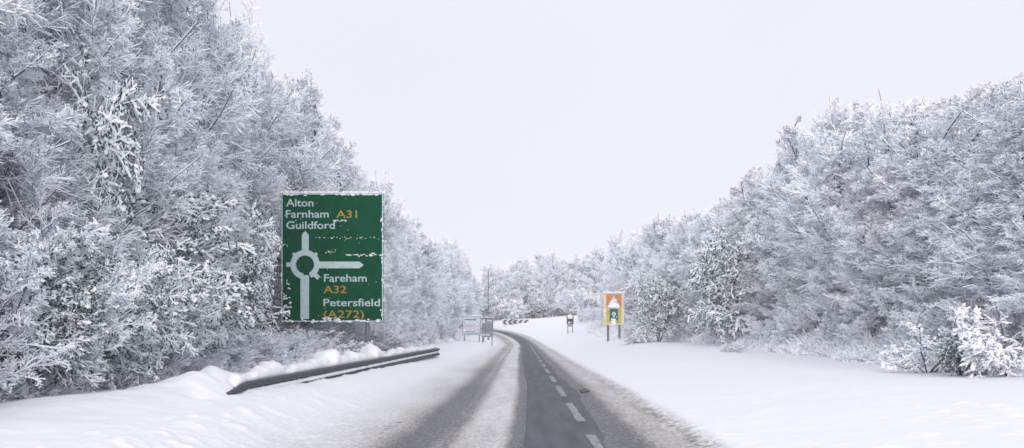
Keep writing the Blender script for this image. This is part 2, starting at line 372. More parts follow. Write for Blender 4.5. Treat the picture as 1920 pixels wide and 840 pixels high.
def tree_meshes(seed, H, stems=5, spread=.42, n=(12, 10, 8, 5), bark='bark', snow=.016, t0=.12, ratio=(.42, .44, .42, .42), up=.10, twr=.006, wig=.08, Rf=None, bare=.08):
    rng = np.random.default_rng(seed)
    az = (np.arange(stems)+rng.uniform(0, .8, stems))/stems*2*math.pi; inc = rng.uniform(.25, 1, stems)*spread
    if stems > 1: inc[0] *= .2
    D = np.stack([np.sin(inc)*np.cos(az), np.sin(inc)*np.sin(az), np.cos(inc)], 1)
    P0 = np.stack([np.cos(az), np.sin(az), az*0], 1)*(.16 if stems > 1 else 0) - np.array([0, 0, .3])
    L0 = H*rng.uniform(.80, 1.02, stems)
    ph = rng.uniform(0, 6.28, 4)
    def keep(P, slack=1.0):
        """prune what grows beyond a rounded, uneven crown outline"""
        if Rf is None: return np.ones(len(P), bool)
        E = P[:, -1]; rad = rad_at(E)
        return (np.hypot(E[:, 0], E[:, 1]) < rad*slack*rng.uniform(.94, 1.06, len(E))) & (E[:, 2] > .05)
    def rad_at(E):
        z = np.clip(E[..., 2]/H, 0, 1.2); a = np.arctan2(E[..., 1], E[..., 0])
        k = 1 + .10*np.sin(3*a+ph[0]+4*z) + .07*np.sin(5*a+ph[1]-7*z) + .05*np.sin(2*a+11*z+ph[2])
        return Rf*H*k*np.sqrt(np.clip(1-np.clip(z/(1.0+.04*np.sin(2*a+ph[3])), 0, 1)**3.2, 0, 1))*(.72+.28*np.clip(z/.3, 0, 1))
    def trim(P, L, f):
        """shorten branches where they leave the crown outline"""
        if Rf is None: return P, L
        k = P.shape[1]-1; out = np.hypot(P[..., 0], P[..., 1]) > rad_at(P)*f + .05
        out[:, 0] = False
        t = np.where(out.any(1), np.maximum(out.argmax(1)-.5, .6)/k, 1.0)
        q = np.linspace(0, 1, k+1)[None]*t[:, None]*k; i0 = np.minimum(q.astype(int), k-1); fr = (q-i0)[..., None]; n_ = np.arange(len(P))[:, None]
        return P[n_, i0]*(1-fr)+P[n_, i0+1]*fr, L*t
    S = polyline(rng, P0, D, L0, 9, wig, .03)
    S, L0 = trim(S, L0, .80)
    p1, d1, l1 = children(rng, S, L0, n[0], t0, 1, .35, .95, ratio[0], up)
    B1 = polyline(rng, p1, d1, l1, 5, wig*1.3, .05)
    B1, l1 = trim(B1, l1, .96)
    p2, d2, l2 = children(rng, B1, l1, n[1], .08, 1, .35, .95, ratio[1], up*.8)
    B2 = polyline(rng, p2, d2, l2, 3, wig*1.7, .02)
    k_ = keep(B2); B2, l2 = B2[k_], l2[k_]
    p3, d3, l3 = children(rng, B2, l2, n[2], .1, 1, .4, 1.1, ratio[2], up*.5)
    B3 = polyline(rng, p3, d3, l3, 2, wig*2, 0)
    k_ = keep(B3, 1.04); B3, l3 = B3[k_], l3[k_]
    p4, d4, l4 = children(rng, B3, l3, n[3], .15, 1, .4, 1.2, ratio[3]*1.7, up*.3)
    B4 = polyline(rng, p4, d4, l4, 1, .1, 0)
    one = lambda P: np.ones(len(P))
    rs = H*.0075
    tr = merge([tubes(S, one(S)*rs, one(S)*rs*.2, one(S)*snow*1.5, 6, rng, 0),
                tubes(B1, one(B1)*rs*.30, one(B1)*rs*.10, one(B1)*snow*2.2, 6, rng, .04)])
    v2 = rng.uniform(.6, 1.6, len(B2)); v3 = rng.uniform(.5, 1.6, len(B3)); v4 = rng.uniform(.4, 1.6, len(B4))
    cr = merge([tubes(B2, one(B2)*twr*1.5, one(B2)*twr*1.0, v2*snow*1.4, 5, rng, bare),
                tubes(B3, one(B3)*twr*.9, one(B3)*twr*.6, v3*snow*1.1, 5, rng, bare*1.3),
                tubes(B4, one(B4)*twr*.6, one(B4)*twr*.4, v4*snow*.85, 3, rng, bare*2)])
    fb = 'frost' if bark == 'bark' else 'frost_green'
    return np_mesh('trunk', tr[0], tr[1], [M[bark], M['twig_snow']], tr[2]), np_mesh('crown', cr[0], cr[1], [M[fb], M['twig_snow']], cr[2])

def quads_cloud(rng, C, size, n_per, spread):
    """small leaf faces round centres C"""
    N = len(C)*n_per
    c = np.repeat(C, n_per, 0) + rng.normal(0, 1, (N, 3))*spread
    a = norm(rng.normal(0, 1, (N, 3))); b_ = norm(np.cross(a, rng.normal(0, 1, (N, 3))))
    s = (size*rng.uniform(.6, 1.4, N))[:, None]
    V = np.stack([c-a*s, c-b_*s*.5, c+a*s, c+b_*s*.5], 1).reshape(-1, 3)
    return V, np.arange(N*4).reshape(-1, 4), np.zeros(N, int)
def lumps(rng, C, D, r, flat=.5, seg=7, rings=4):
    """pads of snow at centres C, drawn out along the branch directions D"""
    N = len(C); th = np.linspace(0, math.pi, rings+1); f = np.linspace(0, 2*math.pi, seg, endpoint=False)
    TH, FF = np.meshgrid(th, f, indexing='ij')
    unit = np.stack([np.sin(TH)*np.cos(FF), np.sin(TH)*np.sin(FF), np.cos(TH)], -1)
    k = 1 + rng.uniform(-.32, .32, (N, rings+1, seg, 1)); k[:, 0] = 1; k[:, -1] = 1
    U = unit[None]*k
    d = norm(D); s_ = norm(np.cross(d, np.array([0, 0, 1.])) + 1e-4); u = norm(np.cross(s_, d))
    el = rng.uniform(.9, 1.9, (N, 1, 1, 1))
    V = (U[..., 0:1]*el*d[:, None, None] + U[..., 1:2]*s_[:, None, None]*rng.uniform(.7, 1.3, (N, 1, 1, 1)) + U[..., 2:3]*u[:, None, None]*flat)*r[:, None, None, None] + C[:, None, None, :]
    j = np.arange(rings)[:, None]; i = np.arange(seg)[None]
    q = np.stack([j*seg+i, (j+1)*seg+i, (j+1)*seg+(i+1) % seg, j*seg+(i+1) % seg], -1).reshape(-1, 4)
    Q = (np.arange(N)[:, None, None]*((rings+1)*seg) + q[None]).reshape(-1, 4)
    return V.reshape(-1, 3), Q, np.ones(len(Q), int)

def laden_meshes(seed, H, stems=9, spread=.9, load=.07, leaf=True, n=(9, 7, 6), npads=1500):
    """a low evergreen or bramble bush weighed down by snow"""
    rng = np.random.default_rng(seed)
    az = rng.uniform(0, 2*math.pi, stems); inc = rng.uniform(.1, 1, stems)*spread
    D = np.stack([np.sin(inc)*np.cos(az), np.sin(inc)*np.sin(az), np.cos(inc)], 1)
    L0 = H*rng.uniform(.7, 1.05, stems)
    S = polyline(rng, np.zeros((stems, 3))-np.array([0, 0, .2]), D, L0, 6, .10, -.10)
    p1, d1, l1 = children(rng, S, L0, n[0], .2, 1, .4, 1.1, .42, -.05)
    B1 = polyline(rng, p1, d1, l1, 4, .14, -.16)
    p2, d2, l2 = children(rng, B1, l1, n[1], .1, 1, .4, 1.2, .45, -.05)
    B2 = polyline(rng, p2, d2, l2, 3, .16, -.14)
    p3, d3, l3 = children(rng, B2, l2, n[2], .1, 1, .4, 1.2, .5, 0)
    B3 = polyline(rng, p3, d3, l3, 1, .1, 0)
    one = lambda P: np.ones(len(P))
    bk = 'bark_green' if leaf else 'bark'
    st = merge([tubes(S, one(S)*.03, one(S)*.012, one(S)*.02, 6, rng, .2), tubes(B1, one(B1)*.014, one(B1)*.008, one(B1)*.022, 6, rng, .1)])
    fo = [tubes(B2, one(B2)*.009, one(B2)*.006, rng.uniform(.5, 1.4, len(B2))*.034, 5, rng, .06),
          tubes(B3, one(B3)*.007, one(B3)*.004, rng.uniform(.5, 1.4, len(B3))*.022, 3, rng, .12)]
    if leaf:
        fo.append(quads_cloud(rng, B2[:, 1:].reshape(-1, 3), .045, 4, .09))
    fo = merge(fo)
    # snow pads rest on the outer branch ends
    E = np.concatenate([B2[:, -1], B2[:, -2], B2[:, -3], B1[:, -1], B1[:, -2], B1[:, -3]]); zz = E[:, 2]/max(H, .1)
    T_ = np.concatenate([B2[:, -1]-B2[:, -2]]+[B2[:, -2]-B2[:, -3]]*2+[B1[:, -1]-B1[:, -2]]*2+[B1[:, -2]-B1[:, -3]])
    pr = np.clip(.25+zz, .05, 1)**1.5; pr /= pr.sum()
    idx = rng.choice(len(E), min(npads, len(E)), replace=False, p=pr)
    C = E[idx] + np.array([0, 0, .02])
    pads = lumps(rng, C, T_[idx], load*rng.uniform(.35, 1.25, len(C))**1.3)
    mats = [M['leaf'] if leaf else M['bark'], M['twig_snow']]
    return (np_mesh('stems', st[0], st[1], [M[bk], M['twig_snow']], st[2]), np_mesh('foliage', fo[0], fo[1], mats, fo[2]),
            np_mesh('snow_load', pads[0], pads[1], [M['twig_snow']]*2, pads[2], True))

STAT = {}
def reg(v):
    me = v[1]; a = np.empty(len(me.vertices)*3, np.float32); me.vertices.foreach_get('co', a); a = a.reshape(-1, 3)
    STAT[me.name] = (float(np.percentile(a[:, 2], 99.7)), float(np.percentile(np.hypot(a[:, 0], a[:, 1]), 93)))
    return v
T_FINE = [reg(tree_meshes(s, 10, 9, .42, n=(17, 13, 11, 11), snow=.0118, twr=.0038, Rf=.30, bare=.12)) for s in (1, 2)]
T_NEAR = [reg(tree_meshes(5, 10, 10, .44, n=(19, 15, 12, 11), snow=.0106, twr=.0030, Rf=.30, bare=.13))]   # finest twigs, for the nearest trees
T_WIDE = [reg(tree_meshes(s, 10, 8, .62, n=(17, 13, 11, 10), ratio=(.46, .44, .42, .42), up=.05, snow=.0132, twr=.0038, Rf=.34, bare=.10)) for s in (11,)]
T_IVY = [reg(tree_meshes(s, 10, 8, .52, n=(16, 13, 11, 10), bark='bark_green', snow=.0165, twr=.0045, Rf=.32, bare=.08)) for s in (21,)]
S_TWIG = [reg(tree_meshes(s, 3.2, 14, .85, n=(11, 9, 8, 7), t0=.05, snow=.0115, twr=.0035, wig=.10, bare=.14)) for s in (31, 32)]
S_LADEN = [reg(laden_meshes(s, 2.6, load=.042, npads=6500)) for s in (41, 42)]
S_PALE = [reg(laden_meshes(s, 2.6, leaf=False, load=.050, npads=9000)) for s in (51,)]
S_TALL = [reg(laden_meshes(s, 5.0, stems=9, spread=.34, n=(18, 10, 8), load=.060, npads=15000)) for s in (61, 62)]
S_DARK = [reg(laden_meshes(71, 5.0, stems=9, spread=.36, n=(16, 9, 7), load=.055, npads=4200))]

def plant(kind, variants, i, x, Y, h, label, cat, group, r=None):
    rng = random.Random(i*7+13)
    v = variants[i % len(variants)]; H0, R0 = STAT[v[1].name]
    t = empty(kind, (x, Y, gz(x, Y)), rng.uniform(0, 6.28))
    sz = h/H0; sr = sz if r is None else r/R0
    t.scale = (sr, sr, sz)
    names = ('trunk', 'crown') if len(v) == 2 else ('stem', 'foliage', 'snow_load')
    for nm, me in zip(names, v): link(nm, me, t)
    tag(t, label, cat, group)
    return t
def clear_x(x, r, Y):
    """nothing tall stands between the road and the green sign"""
    return min(x, -.24*Y-.9-r) if Y < 35.5 else x
ORD = ['first', 'second', 'third', 'fourth', 'fifth', 'sixth', 'seventh', 'eighth', 'ninth', 'tenth', 'eleventh', 'twelfth',
       'thirteenth', 'fourteenth', 'fifteenth', 'sixteenth', 'seventeenth', 'eighteenth', 'nineteenth', 'twentieth', 'twenty-first', 'twenty-second']
rg = random.Random(77)
# ---- left bank
LY = [13, 17, 21.5, 26, 30.5, 35, 39.5, 44, 49, 55, 61, 68, 76, 85, 96, 109, 124, 140, 158, 178]
LH = [12.5, 12.5, 12.5, 12.5, 12.1, 11.4, 11.9, 11.2, 10.6, 10.5, 9.9, 10.4, 10.2, 10.1, 10.4, 10.6, 11.2, 12.0, 12.8, 11.5]
for i, (Y, h) in enumerate(zip(LY, LH)):
    if i == 0: lab = 'tall fine-twigged bare tree at the extreme left edge, nearest of the left bank'
    elif i == 19: lab = 'last and farthest frosted tree of the left bank, beside the tall lamp column'
    elif i < 10: lab = f'{ORD[i]} tall snow-dusted tree along the left bank, counted away from the camera before the sign'
    else: lab = f'{ORD[i-10]} tall snow-dusted tree of the left bank counted away from the sign, right of it'
    X = clear_x(-10.6+rg.uniform(-.4, .4), 3.1, Y)
    plant('bare_tree', T_NEAR if Y < 29 else [T_FINE[0], T_WIDE[0], T_FINE[1], T_FINE[0], T_IVY[0]], i, X, Y, h, lab, 'tree', 'tall trees along the left bank', 3.2+rg.uniform(-.2, .3))
for i, (Y, h) in enumerate([(17, 14), (24, 14), (31, 14), (39, 14), (48, 14), (58, 14), (70, 14), (84, 14), (102, 13), (125, 14)]):
    plant('bare_tree', T_FINE, i+3, -16.5, Y, h, 'bare snow-dusted tree in the rear rank, behind the front trees of the left bank', 'tree', 'rear trees of the left bank', 4.6)
MYL = [9.5, 12, 14.6, 17.4, 20.4, 23.6, 27, 30.6, 36.5, 41.5, 47, 53, 60, 68, 77, 88, 100, 115, 132]
MHL = [5.0, 6.6, 5.6, 6.8, 5.2, 6.4, 6.0, 6.2, 6.0, 5.4, 6.4, 5.6, 6.2, 5.6, 6.4, 6.0, 6.0, 5.6, 6.0]
for i, (Y, h) in enumerate(zip(MYL, MHL)):
    lab = (f'{ORD[i]} mid-height snow-heavy tree from the left edge, left of the green sign' if i < 8 else
           f'{ORD[i-8]} mid-height snow-heavy tree counted away from the green sign, left bank')
    X = clear_x(-8.4+rg.uniform(-.3, .3), 2.0, Y)
    plant('young_tree', T_NEAR if i in (0, 2, 3, 5) else [T_IVY[0], T_WIDE[0], T_FINE[1]], i+5, X, Y, h, lab, 'tree', 'mid-height trees along the left bank', 2.1)
for i, (a_, b_, Y, r, lab) in enumerate([(100, 150, 16.5, 1.5, 'dark evergreen clump bent under snow, high at the far left among the trees'),
        (290, 365, 18.5, 1.75, 'heavily snow-laden drooping evergreen bush halfway up the left bank, left of the sign'),
        (418, 400, 25, 1.5, 'thick snow-laden evergreen bush directly left of the green direction sign'),
        (50, 430, 13.0, 1.1, 'dark snow-topped evergreen bush low at the far left edge'),
        (200, 455, 15.5, 1.1, 'snow-laden bush with a dark hollow above the left twig thicket')]):
    X = (a_-VX)/FPX*Y; top = CAM_H-(b_-VY)/FPX*Y; g = gz(X, Y)
    plant('evergreen_bush', S_TALL, i, X, Y, top-g, lab, 'bush', 'evergreen bushes on the left bank', r)
LYL = [8.6, 10.2, 11.8, 13.5, 15.3, 17.2, 19.2, 21.4, 23.8, 26.2, 28.8, 31.5, 36, 39.5, 43.5, 48, 53, 58.5, 65, 72, 81, 92]
for i, Y in enumerate(LYL):
    h = rg.uniform(1.7, 2.5) if Y < 21 else (rg.uniform(.75, .95) if Y < 33 else rg.uniform(1.6, 2.2))
    rs_l = 1.35 if not 22 < Y < 33 else 1.0
    if Y < 21: top = 2.4
    lab = (f'{ORD[i]} frosted twig shrub from the left at the foot of the left bank' if i < 8 else
           f'{ORD[i-8]} frosted low shrub from the left beneath the green direction sign' if i < 12 else
           f'{ORD[i-12]} frosted shrub counted away from the green sign, behind the crash barrier end')
    plant('twig_shrub', S_TWIG, i, -6.75 + rg.uniform(-.2, .2), Y, h, lab, 'shrub', 'twig shrubs at the foot of the left bank', rs_l)
for i, (x, Y) in enumerate([(-7.3, 35.4), (-6.2, 35.9), (-5.2, 36.3)]):
    plant('twig_shrub', S_TWIG, i, x, Y, 1.55-.25*i, f'{ORD[i]} frosted shrub from the left directly behind the posts of the green sign', 'shrub', 'twig shrubs at the foot of the left bank', 1.2)
for i, (a_, Y, h) in enumerate([(548, 32.5, .75), (602, 33, .6), (655, 33.2, .65)]):
    plant('laden_bush', S_PALE, i, (a_-VX)/FPX*Y, Y, h, f'{ORD[i]} small snow-heaped bush from the left under the green sign, behind the barrier', 'bush', 'snow-heaped bushes under the green sign', .75)
# ---- right bank
RB = [(22, 7.6), (26, 7.3), (30, 7.6), (34, 8.1), (38, 8.6), (42.5, 9.7), (47.5, 10.4), (52, 9.6), (57, 8.0), (62, 8.3), (70, 9.2), (79, 9.2), (90, 10.2), (103, 11.0), (118, 11.6), (135, 12.0)]
for i, (Y, h) in enumerate(RB):
    lab = ('tall bare snowy tree at the extreme right edge, nearest of the right bank' if i == 0 else
           'last and farthest tall tree of the right bank, above the yellow-backed warning sign' if i == 15 else
           f'{ORD[i]} tall snow-dusted tree of the right bank counted away from the camera')
    plant('bare_tree', T_NEAR if Y < 35 else [T_WIDE[0], T_FINE[1], T_IVY[0], T_FINE[0]], i, 14.2+rg.uniform(-.4, .4), Y, h, lab, 'tree', 'tall trees along the right bank', 3.5)
for i, (Y, h) in enumerate([(30, 8.6), (37, 9.2), (44, 9.8), (52, 10.4), (62, 9.4), (74, 10), (90, 11), (110, 12)]):
    plant('bare_tree', T_FINE, i+9, 21, Y, h, 'bare snow-dusted tree in the rear rank, behind the front trees of the right bank', 'tree', 'rear trees of the right bank', 4.6)
for i, (Y, h) in enumerate([(21, 4.6), (24.5, 5.4), (28.5, 5.0), (32.5, 6.0), (37, 5.4), (42, 6.2), (47.5, 5.6), (53.5, 5.0), (60, 5.6), (67, 5.0), (75, 5.6), (85, 6.0), (97, 5.6), (112, 6)]):
    lab = f'{ORD[i]} mid-height snowy tree of the right bank counted away from the camera'
    plant('young_tree', [T_WIDE[0], T_IVY[0], T_FINE[1]], i+2, 12.6+rg.uniform(-.3, .3)-(.03*(Y-60) if Y > 60 else 0), Y, h, lab, 'tree', 'mid-height trees along the right bank', 2.3)
for i, Y in enumerate([23.2, 26, 29, 32.3, 35.8, 39.6, 43.8, 48.5, 53.5, 59, 65, 72, 81]):
    X = 11.3 if Y < 45 else 11.3-.055*(Y-45)
    plant('twig_shrub', S_TWIG, i+1, X + rg.uniform(-.2, .2), Y, rg.uniform(1.5, 2.3), f'{ORD[i]} frosted twig shrub at the foot of the right bank counted away from the camera',
          'shrub', 'twig shrubs at the foot of the right bank', 1.5)
for i, (a_, b_, Y, vs_, r, lab) in enumerate([(1895, 555, 21.5, S_PALE, 1.35, 'large white snow-buried bush at the right edge of the photograph'),
        (1800, 615, 22.6, S_LADEN, .75, 'snow-laden green bush with a dark hollow beside the large white bush at right'),
        (1740, 608, 24, S_PALE, 1.05, 'white snow-covered bush left of the dark-hollowed bush at right'),
        (1372, 638, 42, S_PALE, .6, 'small rounded snow-covered bush at the middle of the right bank foot'),
        (1235, 520, 60, S_DARK, 1.7, 'dark green snow-flecked bush right of the yellow-backed warning sign'),
        (1370, 440, 49, S_DARK, 2.1, 'dark bluish evergreen high on the right bank, crusted with snow'),
        (1200, 627, 60, S_PALE, 1.1, 'low snow mound bush just right of the yellow-backed sign posts')]):
    X = (a_-VX)/FPX*Y; g = gz(X, Y); top = CAM_H-(b_-VY)/FPX*Y
    plant('laden_bush', vs_, i, X, Y, max(top-g, .4), lab, 'bush', 'snow-laden bushes along the right bank', r)
for i, a_ in enumerate((1092, 1104, 1116, 1127, 1182)):
    Y = 136-3*i; X = (a_-VX)/FPX*Y
    plant('sapling', S_TWIG, i, X, Y, 2.4, f'{ORD[i]} frosted sapling from the left around the yellow-backed warning sign', 'sapling', 'frosted saplings by the right verge signs', .8)
# ---- wood beyond the roundabout
tops = [535, 500, 512, 482, 498, 490, 474, 494, 478, 496, 472, 486, 468, 478, 462, 474, 466]
for i, a_ in enumerate(np.linspace(918, 1215, 17)):
    Y = 205+(i*37 % 31); X = (a_-VX)/FPX*Y; g = gz(X, Y)
    plant('woodland_tree', [T_IVY[0], T_WIDE[0], S_TALL[0], T_IVY[0], T_FINE[0]], i, X, Y, CAM_H-(tops[i]-VY)/FPX*Y-g, 'hazy snow-covered tree in the wood beyond the roundabout', 'tree', 'trees of the far wood', 3.6+1.6*(i*5 % 7)/7)
for i, a_ in enumerate(np.linspace(922, 1175, 22)):
    Y = 180+(i*7 % 13); X = (a_-VX)/FPX*Y
    plant('hedge_shrub', S_LADEN+S_PALE+S_TWIG, i, X, Y, 2.2+2.6*((i*11) % 8)/8, 'small snow-covered shrub at the foot of the far wood', 'shrub', 'shrubs below the far wood', 2.2+((i*3) % 4)*.4)

# low brambles and snowed-in brushwood along the feet of both banks: nobody could count the stems
def brushwood(name, xs_, Ys_, seed, hmul, label):
    rng = np.random.default_rng(seed); N = len(xs_)
    zz = np.array([ground(np.array([a]), np.array([b]))[0][0] for a, b in zip(xs_, Ys_)]) if N < 10 else ground(xs_, Ys_)[0]
    m = 9; P0 = np.repeat(np.stack([xs_, Ys_, zz-.03], 1), m, 0) + rng.normal(0, .05, (N*m, 3))*np.array([1, 1, 0])
    az = rng.uniform(0, 6.28, N*m); inc = rng.uniform(.1, 1.2, N*m)
    D = np.stack([np.sin(inc)*np.cos(az), np.sin(inc)*np.sin(az), np.cos(inc)], 1)
    L = np.repeat(hmul, m)*rng.uniform(.5, 1.2, N*m)
    A = polyline(rng, P0, D, L, 4, .12, -.10)
    p1, d1, l1 = children(rng, A, L, 5, .15, 1, .4, 1.1, .45, 0)
    B = polyline(rng, p1, d1, l1, 1, .1, 0)
    o_ = lambda P: np.ones(len(P))
    v, q, mi = merge([tubes(A, o_(A)*.005, o_(A)*.002, rng.uniform(.5, 1.5, len(A))*.016, 5, rng, .12),
                      tubes(B, o_(B)*.0025, o_(B)*.0015, rng.uniform(.4, 1.6, len(B))*.012, 3, rng, .15)])
    k = rng.choice(len(A), len(A)//3, replace=False)
    pv, pq, pm = lumps(rng, A[k, 2], A[k, 2]-A[k, 1], .04*rng.uniform(.4, 1.6, len(k)))
    v2, q2, m2 = merge([(v, q, mi), (pv, pq, pm)])
    tag(link(name, np_mesh(name, v2, q2, [M['frost'], M['twig_snow']], m2)), label, 'brushwood', None, 'stuff')
rng = np.random.default_rng(404)
Ys_ = 8.5*(150/8.5)**rng.uniform(0, 1, 2600)
edge = -5.55-.55*fbm(Ys_*.6, Ys_*0, 5, 3)*2*1.0; inset = rng.exponential(.8, len(Ys_))
brushwood('brushwood', edge-.15-inset + bend(Ys_)*.6, Ys_, 1, np.clip(.28+.35*inset, .2, 1.1), 'snow-covered bramble and brushwood along the foot of the left bank')
Ys_ = 19*(150/19)**rng.uniform(0, 1, 4200)
inset = rng.exponential(.9, len(Ys_)); wob = 1.1*fbm(Ys_*.35, Ys_*0+4, 6, 3)
base_x = np.where(Ys_ < 45, 9.9, np.maximum(9.9-.05*(Ys_-45), 7.3))
brushwood('brushwood', base_x-.25+wob+inset, Ys_, 2, np.clip(.32+.5*inset, .25, 1.5), 'snow-covered bramble and brushwood along the foot of the right bank')

# ------------------------------------------------------------------ green direction sign
def lettering(txt, x, z, h, w, m, parent, y=-.012, name='lettering'):
    c = bpy.data.curves.new(name, 'FONT'); c.body = txt; c.size = 1; c.extrude = .004; c.offset = .010; c.resolution_u = 4
    c.materials.append(m)
    o = bpy.data.objects.new(name, c); COL.objects.link(o); o.parent = parent
    bpy.context.view_layer.update()
    ww = max(o.dimensions.x, .1)
    s = h/.70
    me = bpy.data.meshes.new_from_object(o.evaluated_get(bpy.context.evaluated_depsgraph_get()))
    bpy.data.objects.remove(o); me.name = name; o = link(name, me, parent)
    o.scale = (w/ww, s, 1); o.rotation_euler = (R(90), 0, 0); o.location = (x, y, z)
    return o
SY = 34.0; U = SY/FPX
sx0 = (527-VX)*U; sw = (719-527)*U; sh = (604-362)*U; sz0 = CAM_H-(604-VY)*U
gs = empty('direction_sign', (sx0, SY, sz0))
tag(gs, 'large green roundabout direction sign with white lettering and snow patches on left verge', 'road sign')
def S(pxx, pyy): return ((pxx-527)*U, (604-pyy)*U)
p = MB(); p.box(0, sw, 0, .03, 0, sh); p.build('panel', M['green'], gs)
p = MB()
bw = .035
p.box(.012, .012+bw, -.006, -.001, .012, sh-.012); p.box(sw-.012-bw, sw-.012, -.006, -.001, .012, sh-.012)
p.box(.012+bw, sw-.012-bw, -.006, -.001, .012, .012+bw); p.box(.012+bw, sw-.012-bw, -.006, -.001, sh-.012-bw, sh-.012)
p.build('border', M['border'], gs)
for xx in (.55, sw-.55):
    p = MB(); p.tube((xx, .12, gz(sx0+xx, SY)-sz0-.3), (xx, .12, sh-.1), .075, .075, 12); p.build('post', M['post'], gs)
p = MB()
for zz in (.5, 1.9, 3.4): p.box(.1, sw-.1, .032, .07, zz, zz+.06)
p.build('rail', M['steel'], gs)
for txt, a_, b_, c_, m_ in (('Alton', 537, 588, 387, 'white'), ('Farnham', 534.5, 615, 408, 'white'), ('A31', 631, 670, 408.5, 'yellow'), ('Guildford', 536, 627, 429, 'white'),
                            ('Fareham', 606, 686, 528, 'white'), ('A32', 607, 650, 549.5, 'yellow'), ('Petersfield', 605, 711, 574, 'white'), ('(A272)', 605, 681, 596, 'yellow')):
    q = S(a_, c_); lettering(txt, q[0], q[1], 14*U, (b_-a_)*U, M[m_], gs)
p = MB(); cx_, cz_ = S(572, 496); y0, y1 = -.010, -.001
p.ring(cx_, cz_, 17*U, 27.5*U, y0, y1, 36, R(-65), R(262))
def R4(a0, b0, a1, b1, yy=0):
    q0 = S(a0, b1); q1 = S(a1, b0); p.box(q0[0], q1[0], y0-.002-yy, y1-.0005, q0[1], q1[1])
R4(566, 441, 579, 472); R4(596, 490.5, 674, 503); R4(563.5, 516, 579.5, 598)
p.prism([S(566, 440.8), S(579, 440.8), S(572.5, 433)], y0-.002, y1-.0005)
p.prism([S(674.2, 490.5), S(674.2, 503), S(682, 496.7)], y0-.002, y1-.0005)
def stub(a0, b0, ang, l, w):
    c = S(a0, b0); ca, sa = math.cos(ang), math.sin(ang)
    p.prism([(c[0]+U*(ca*i_-sa*j_), c[1]+U*(sa*i_+ca*j_)) for i_, j_ in ((0, -w), (l, -w), (l, w), (0, w))], y0-.003, y1-.0003)
stub(548, 496, math.pi, 11, 4); stub(590, 514, R(-45), 11, 4); stub(553, 478, R(135), 4.5, 3); stub(591, 478, R(45), 4.5, 3)
p.build('roundabout_symbol', M['white'], gs)
rng = np.random.default_rng(5); p = MB()
def flake(a_, b_, w, h):
    c = S(a_, b_); p.blob((c[0], -.02, c[1]), (w*U, .03, h*U), rng, amp=.3, seg=8, rings=4)
for k_ in range(16): flake(rng.uniform(650, 717), 478+rng.normal(0, 1)+(0 if k_ % 3 else 1), rng.uniform(1.5, 5), rng.uniform(.7, 1.9))
for k_ in range(26): flake(rng.uniform(588, 712), 446+rng.normal(0, 1.4)+.03*(k_), rng.uniform(.6, 2), rng.uniform(.5, 1))
for k_ in range(12): flake(rng.uniform(602, 630), 473+rng.normal(0, 2), rng.uniform(.6, 1.8), rng.uniform(.5, 1.2))
for k_ in range(10): flake(rng.uniform(624, 652), 414+rng.normal(0, .8), rng.uniform(1, 4), rng.uniform(.6, 1.2))
for k_ in range(34): flake(rng.uniform(531, 716), rng.uniform(366, 600), rng.uniform(.4, 1.0), rng.uniform(.4, .8))
for k_ in range(30): flake(rng.uniform(531, 716), 365.5+rng.normal(0, .8), rng.uniform(1.5, 5), rng.uniform(.5, 1.6))
for k_ in range(22): flake(rng.uniform(606, 640)*1.0, 599+rng.normal(0, 1.5), rng.uniform(1.5, 4), rng.uniform(.8, 2))
for k_ in range(26): flake(rng.uniform(528, 545), rng.uniform(525, 602), rng.uniform(.8, 3), rng.uniform(.8, 2.5))
for k_ in range(40): flake(rng.uniform(530, 716), 602+rng.normal(0, 1.2), rng.uniform(2, 5), rng.uniform(.8, 2.2))
for k_ in range(30): flake(717+rng.normal(0, 1), rng.uniform(366, 600), rng.uniform(.6, 1.5), rng.uniform(1, 4))
for k_ in range(14): flake(528.5+rng.normal(0, .8), rng.uniform(470, 600), rng.uniform(.6, 1.7), rng.uniform(1, 4))
tag(p.build('snow_patch', M['snow'], gs, True), kind='stuff')
p = MB()
for k_ in range(70):
    c = S(527+192*k_/69, 361); p.blob((c[0], .02, c[1]), (rng.uniform(.04, .09), .06, rng.uniform(.02, .055)), rng, amp=.25)
p.build('snow_cap', M['snow'], gs, True)

# ------------------------------------------------------------------ crash barrier
rb = empty('crash_barrier', (rail_x(14), 14, gz(rail_x(14), 14)))
tag(rb, 'dark corrugated steel crash barrier half buried in snow along the left verge', 'crash barrier')
org = np.array(rb.location)
prof = [(-.0, .0), (.045, -.02), (.045, -.075), (.0, -.11), (-.03, -.14), (-.03, -.17), (.0, -.20), (.045, -.235), (.045, -.29), (.0, -.31)]
YY = np.concatenate([np.linspace(12.9, 14.5, 8), np.linspace(14.8, 41.5, 60), np.linspace(41.6, 42.3, 4)])
V = []
def rail_top(Y):
    return .63 + .05*(Y-20)/22 - .42*max(0, (15.2-Y)/2.3)**1.4
for Y in YY:
    x = rail_x(Y) - .22*max(0, (15-Y)/2.1)**1.5
    for sgn, off in ((0, .0), (1, -.006)):
        for a_, b_ in (prof if not sgn else prof[::-1]):
            V.append((x+a_+off-org[0], Y-org[1], rail_top(Y)+b_-org[2]))
m_ = 2*len(prof); F = []
for i in range(len(YY)-1):
    for j in range(m_): F.append((i*m_+j, i*m_+(j+1) % m_, (i+1)*m_+(j+1) % m_, (i+1)*m_+j))
me = np_mesh('beam', np.array(V), np.array(F), [M['steel']]); link('beam', me, rb)
for Y in np.arange(15.2, 42, 3.2):
    p = MB(); x = rail_x(Y)-.12-org[0]; z1 = rail_top(Y)-org[2]
    p.box(x-.05, x-.04, Y-org[1]-.05, Y-org[1]+.05, -.6, z1+.04); p.box(x+.04, x+.05, Y-org[1]-.05, Y-org[1]+.05, -.6, z1+.04)
    p.box(x-.04, x+.04, Y-org[1]-.004, Y-org[1]+.004, -.6, z1+.04)
    p.build('post', M['steel'], rb)
